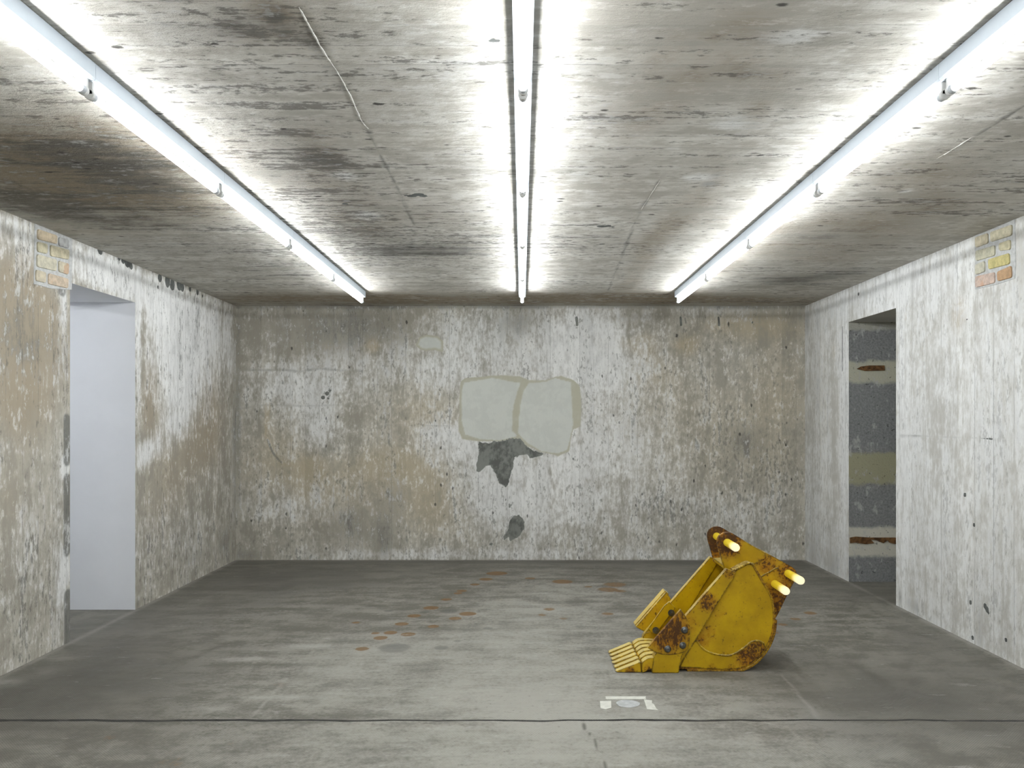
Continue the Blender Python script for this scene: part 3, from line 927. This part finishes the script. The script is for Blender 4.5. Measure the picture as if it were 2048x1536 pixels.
DN, DF = 4.695, 5.10            # outer faces of the two side plates
k1 = lambda l: [(1180 + x * .24414, 1020 + y * .24414) for x, y in l]
k2 = lambda l: [(1380 + x * .12695, 1030 + y * .12695) for x, y in l]
def xz(px, d):
    return [((x - VX) * d / F, max(HC + (VY - y) * d / F, .0008)) for x, y in px]
def k1xz(l, d=DN):
    return xz(k1(l), d)
def pt(l, d):
    (x, z), = xz([l], d)
    return (x, d, z)

bucket = empty('excavator_bucket', (1.2, (DN + DF) / 2, 0), 'yellow rusty toothed excavator bucket lying on the bare concrete floor', 'excavator bucket')
P_plain = paint('yellow_paint', .02, [(pt(k1([(600, 1320)])[0], DN), .035, .55), (pt(k1([(720, 1230)])[0], DN), .045, .5)])
P_in = paint('yellow_paint_inside', .10)
earp = [pt(k2([(590, 440)])[0], 4.766), pt(k2([(410, 325)])[0], 5.034)]
P_ear = paint('yellow_paint_ears', .12, [(earp[0], .13, .85), (earp[1], .24, .85), (pt(k2([(1560, 900)])[0], 4.766), .12, .6), (pt(k2([(1420, 1300)])[0], 4.766), .17, .62), (pt(k2([(1230, 760)])[0], 4.766), .10, .50)])  # last pair of spots: darker brown on the right side of the plates
P_bar = paint('yellow_paint_bar', .05, [(pt(k1([(960, 760)])[0], 4.675), .10, .60), (pt(k1([(1140, 510)])[0], 4.675), .07, .55), (pt(k1([(790, 900)])[0], 4.675), .12, .4)])
P_cut = paint('yellow_paint_cutter', .30, [(pt(k1([(650, 1000)])[0], 4.65), .17, .55)], streak=(1, 1, .35))
P_side = paint('yellow_paint_side', .02, [(pt(k1([(900, 1000)])[0], DN), .15, .42), (pt(k1([(1000, 820)])[0], DN), .12, .3), (pt(k1([(1120, 1190)])[0], DN), .05, .3), (pt(k1([(1420, 560)])[0], DN), .07, .3)])
P_heel = paint('yellow_paint_heel', .06, [(pt(k1([(1330, 1170)])[0], DN), .17, .72), (pt(k1([(1430, 1110)])[0], DN), .10, .6), (pt(k1([(1000, 1300)])[0], DN), .05, .45), (pt(k1([(1150, 1310)])[0], DN), .06, .5)])
P_shell = paint('yellow_paint_shell', .50)
P_tooth = paint('yellow_paint_tooth', .04, [(pt(k1([(330, 1325)])[0], 4.66), .05, .6), (pt(k1([(470, 1300)])[0], 4.66), .04, .6)], tone=1.15)
M_bolt = plain('dark_steel', (.16, .17, .17), .35, .9, var=.2, scale=60, bump=.2)

# shell, rolled from the lip round the heel to the top
prof = smooth_line([Vector(p) for p in k1xz([(640, 1300), (760, 1302), (900, 1310), (1050, 1317), (1180, 1317), (1250, 1303), (1325, 1266), (1385, 1216), (1435, 1155), (1475, 1085), (1502, 1005),
                                             (1514, 920), (1513, 830), (1500, 735), (1465, 655), (1420, 580), (1380, 510), (1345, 455), (1305, 430), (1245, 452), (1170, 492)])], 4)
def strip(line, t, y0, y1):
    bm = bmesh.new()
    out, inn = [], []
    n = len(line)
    for i, p in enumerate(line):
        d = (line[min(i + 1, n - 1)] - line[max(i - 1, 0)]).normalized()
        nn = Vector((-d.y, d.x))
        out.append(p); inn.append(p + nn * t)
    prism(bm, [(p.x, p.y) for p in out] + [(p.x, p.y) for p in inn[::-1]], y0, y1)
    return bm
obj('shell', strip(prof, .012, DN - .004, DF + .004), P_shell, bucket, .001)
heel = [p for p in prof if p.y < .30 and p.x > pt(k1([(760, 1300)])[0], DN)[0]]
heel = [Vector((p.x, p.y)) for p in heel]
# wear strips under the heel
for y0, y1 in ((DN - .010, DN + .07), (4.86, 4.93), (DF - .07, DF + .010)):
    low = [Vector((p.x, p.y)) for p in heel]
    off = []
    n = len(low)
    for i, p in enumerate(low):
        d = (low[min(i + 1, n - 1)] - low[max(i - 1, 0)]).normalized()
        q = p - Vector((-d.y, d.x)) * .010
        off.append(Vector((q.x, max(q.y, .0008))))
    bm = bmesh.new()
    prism(bm, [(p.x, p.y) for p in off] + [(p.x, p.y + .001) for p in low[::-1]], y0, y1)
    obj('wear_strip', bm, P_shell, bucket, .001)
# side plates
side_px = [(1112, 480), (1188, 503), (1250, 456), (1300, 434), (1338, 452), (1374, 512), (1414, 584), (1458, 658), (1493, 737), (1506, 830), (1506, 918), (1494, 1003), (1467, 1081), (1428, 1150), (1378, 1210),
           (1319, 1259), (1246, 1294), (1180, 1307), (1050, 1307), (900, 1298), (760, 1290), (600, 1290), (530, 1165), (785, 855)]
for y0, y1, m_ in ((DN, DN + .012, P_side), (DF - .012, DF, P_in)):
    bm = bmesh.new(); prism(bm, k1xz(side_px), y0, y1)
    obj('side_plate', bm, m_, bucket, .0012)
# thick edge bars along the mouth
bar_px = [(1114, 478), (1188, 503), (1172, 545), (1020, 790), (870, 1042), (780, 1182), (736, 1252), (640, 1250), (520, 1165), (640, 1025), (785, 855)]
for y0, y1 in ((DN - .020, DN + .020), (DF - .020, DF + .020)):
    bm = bmesh.new(); prism(bm, k1xz(bar_px), y0, y1)
    obj('edge_bar', bm, P_bar, bucket, .002)
# lip corners and cutting lip
lip_px = [(516, 1180), (535, 1150), (640, 1120), (760, 1150), (742, 1180), (727, 1245), (716, 1322), (500, 1320), (497, 1300)]
for y0, y1 in ((DN - .042, DN + .024), (DF - .024, DF + .028)):
    bm = bmesh.new(); prism(bm, k1xz(lip_px), y0, y1)
    obj('lip_corner', bm, P_plain, bucket, .003)
bm = bmesh.new(); prism(bm, k1xz([(500, 1318), (720, 1318), (720, 1285), (560, 1265), (505, 1290)]), DN - .02, DF + .02)
obj('cutting_lip', bm, P_tooth, bucket, .003)
# side cutters with their bolts
cut_px = [(745, 815), (610, 970), (470, 1130), (500, 1150), (535, 1168), (590, 1185), (650, 1190), (720, 1182), (780, 1163), (806, 1135), (820, 1060), (820, 960), (795, 890), (770, 850)]
DC = 4.648
for near in (True, False):
    y0, y1 = (DC, DN - .018) if near else (DF + .018, DF + .047)
    bm = bmesh.new()
    P = k1xz(cut_px, DC)
    prism(bm, P, y0, y1)
    # the digging edge is drawn out to a bevel on the outer face
    c = obj('side_cutter', bm, P_cut, bucket, .004)
    if not near:
        bm = bmesh.new()
        e0, e1 = Vector(P[0]), Vector(P[2])
        n_ = Vector((e0.y - e1.y, -(e0.x - e1.x))).normalized()
        if n_.x > 0: n_ = -n_
        Q = [e0 - n_ * .03, e0 + n_ * .004, e1 + n_ * .004, e1 - n_ * .03]
        A = [bm.verts.new((q.x, DF + .047, q.y)) for q in Q]
        B = [bm.verts.new((q.x, DF + .125, q.y)) for q in Q]
        bm.faces.new(A); bm.faces.new(B[::-1])
        for i in range(4):
            bm.faces.new((A[i], B[i], B[(i + 1) % 4], A[(i + 1) % 4]))
        obj('cutting_flange', bm, P_tooth, c, .003)
        bm = bmesh.new()
        prism(bm, k1xz([(745, 868), (800, 925), (640, 1140), (590, 1150), (555, 1110), (700, 905)]), DF - .038, DF - .020)
        obj('backing_plate', bm, P_plain, c, .003)
    for b in ((775, 985), (760, 1110), (637, 1140)):
        (bx, bz), = xz(k1([b]), DC)
        bm = bmesh.new()
        if near:
            cyl(bm, (bx, DC + .004, bz), (bx, DC - .018, bz), .0, 20, rings=[(0, .0215), (.15, .0215), (.16, .0205), (.35, .0165), (.7, .0155), (.95, .0115), (1, .009)])
        else:
            cyl(bm, (bx, DF - .034, bz), (bx, DF - .042, bz), .021, 20)
            cyl(bm, (bx, DF - .042, bz), (bx, DF - .056, bz), .0155, 6)
            cyl(bm, (bx, DF - .056, bz), (bx, DF - .066, bz), .009, 14)
        obj('bolt' if near else 'nut', bm, M_bolt, c, smooth=False, label='dark steel bolt head' if near else 'dark steel nut on a washer')

# teeth: adapter on the lip, tip pushed onto it
cT = lambda l: [(1210 + x * .05208, 1270 + y * .05208) for x, y in l]
tip_px = cT([(395, 1415), (470, 1395), (1080, 1150), (1330, 1045), (1385, 1060), (1405, 1455), (1000, 1478), (470, 1492)])
ada_px = cT([(1415, 1090), (1445, 1040), (1540, 965), (1640, 905), (1740, 885), (1900, 870), (2300, 885), (2300, 1200), (1760, 1310), (1450, 1460), (1425, 1440)])
pitch = .0755
for i in range(6):
    y0 = 4.662 + i * pitch
    bm = bmesh.new()
    prism(bm, xz(ada_px, 4.662), y0, y0 + .056)
    a = obj('tooth_adapter', bm, P_tooth, bucket, .003)
    # raised casting rib along the adapter top
    bm = bmesh.new()
    P = xz(tip_px, 4.662)
    A = [bm.verts.new((x, y0 + .002, z)) for x, z in P]; B = [bm.verts.new((x, y0 + .056, z)) for x, z in P]
    # tips flare a touch towards the point
    for vs_ in (A, B):
        for v in vs_[:2] + vs_[-1:]:
            v.co.y += .004 * (-1 if vs_ is B else 1)
    bm.faces.new(A); bm.faces.new(B[::-1])
    for k in range(len(P)):
        bm.faces.new((A[k], B[k], B[(k + 1) % len(P)], A[(k + 1) % len(P)]))
    obj('tooth_tip', bm, P_tooth, a, .003)

# ears (the two hanger plates) and the plates between them
ear_px = k2([(530, 850), (500, 720), (465, 600), (435, 500), (424, 430), (432, 372), (455, 328), (492, 295), (540, 275), (600, 270), (650, 280), (690, 300), (900, 430), (1180, 590), (1330, 662), (1480, 745), (1600, 812), (1650, 850),
             (1680, 895), (1688, 940), (1672, 1000), (1600, 1130), (1500, 1330), (1400, 1540)]) + k1([(1512, 905), (1440, 900), (1330, 620), (1230, 560), (1150, 530)])
for y0, y1 in ((4.766, 4.784), (5.016, 5.034)):
    bm = bmesh.new(); prism(bm, xz(ear_px, 4.766), y0, y1)
    e = obj('hanger_plate', bm, P_ear, bucket, .002)
    if y0 < 4.8:
        bm = bmesh.new()
        prism(bm, xz(k2([(540, 850), (505, 720), (470, 600), (440, 500), (430, 430), (438, 375), (460, 334), (495, 302), (540, 282), (600, 277), (648, 287), (688, 307), (900, 437), (1188, 600), (1200, 680), (990, 782), (940, 900), (660, 900)]), 4.757), 4.757, 4.766)
        obj('doubler_plate', bm, P_ear, e, .0015)
bm = bmesh.new()
prism(bm, xz(k2([(1130, 575), (1370, 690), (1350, 730), (1110, 620)]), 4.766), 4.784, 5.016)
obj('cross_plate', bm, P_plain, bucket, .002)
bm = bmesh.new()
prism(bm, xz(k2([(520, 790), (545, 860), (760, 830), (980, 740), (960, 700), (700, 780)]), 4.766), 4.784, 5.016)
obj('cross_plate', bm, P_plain, bucket, .002)
bm = bmesh.new()
prism(bm, xz(k2([(1480, 1290), (1400, 1480), (1365, 1460), (1445, 1270)]), 4.766), 4.784, 5.016)
obj('cross_plate', bm, P_plain, bucket, .002)
# weld beads
def bead(pts, d, r, parent, mat):
    L = smooth_line([Vector(p) for p in pts], 8)
    bm = bmesh.new()
    tube(bm, [Vector((p.x, d, p.y)) for p in L], r, 8, .22)
    return obj('weld_bead', bm, mat, parent, smooth=True)
P_weld = paint('yellow_paint_weld', .0, tone=1.1)
bead(k1xz([(1180, 492), (1215, 476), (1250, 458), (1290, 436), (1325, 440), (1345, 462)]), DN - .002, .007, bucket, P_weld)
bead(xz(k2([(1110, 982), (1180, 935), (1260, 895), (1330, 850), (1400, 832)]), 4.766), 4.766, .0045, bucket, P_weld)
k3 = lambda l: [(1340 + x * .10742, 1240 + y * .10742) for x, y in l]
weld_px = k3([(480, 370), (560, 480), (650, 560), (760, 610), (880, 640), (1000, 655), (1100, 655), (1200, 620), (1290, 570), (1400, 490), (1500, 410), (1580, 385), (1660, 390), (1750, 440)])
heel_px = weld_px + k1([(1440, 1130), (1385, 1200), (1319, 1256), (1246, 1291), (1180, 1304), (1050, 1304), (900, 1294), (735, 1286), (790, 1180)])
bm = bmesh.new(); prism(bm, xz(heel_px, DN - .008), DN - .008, DN)
obj('heel_plate', bm, P_heel, bucket, .0015)
bead(xz(weld_px, DN), DN - .006, .006, bucket, P_weld)
# pins, waxy pale yellow rods that glow towards their ends
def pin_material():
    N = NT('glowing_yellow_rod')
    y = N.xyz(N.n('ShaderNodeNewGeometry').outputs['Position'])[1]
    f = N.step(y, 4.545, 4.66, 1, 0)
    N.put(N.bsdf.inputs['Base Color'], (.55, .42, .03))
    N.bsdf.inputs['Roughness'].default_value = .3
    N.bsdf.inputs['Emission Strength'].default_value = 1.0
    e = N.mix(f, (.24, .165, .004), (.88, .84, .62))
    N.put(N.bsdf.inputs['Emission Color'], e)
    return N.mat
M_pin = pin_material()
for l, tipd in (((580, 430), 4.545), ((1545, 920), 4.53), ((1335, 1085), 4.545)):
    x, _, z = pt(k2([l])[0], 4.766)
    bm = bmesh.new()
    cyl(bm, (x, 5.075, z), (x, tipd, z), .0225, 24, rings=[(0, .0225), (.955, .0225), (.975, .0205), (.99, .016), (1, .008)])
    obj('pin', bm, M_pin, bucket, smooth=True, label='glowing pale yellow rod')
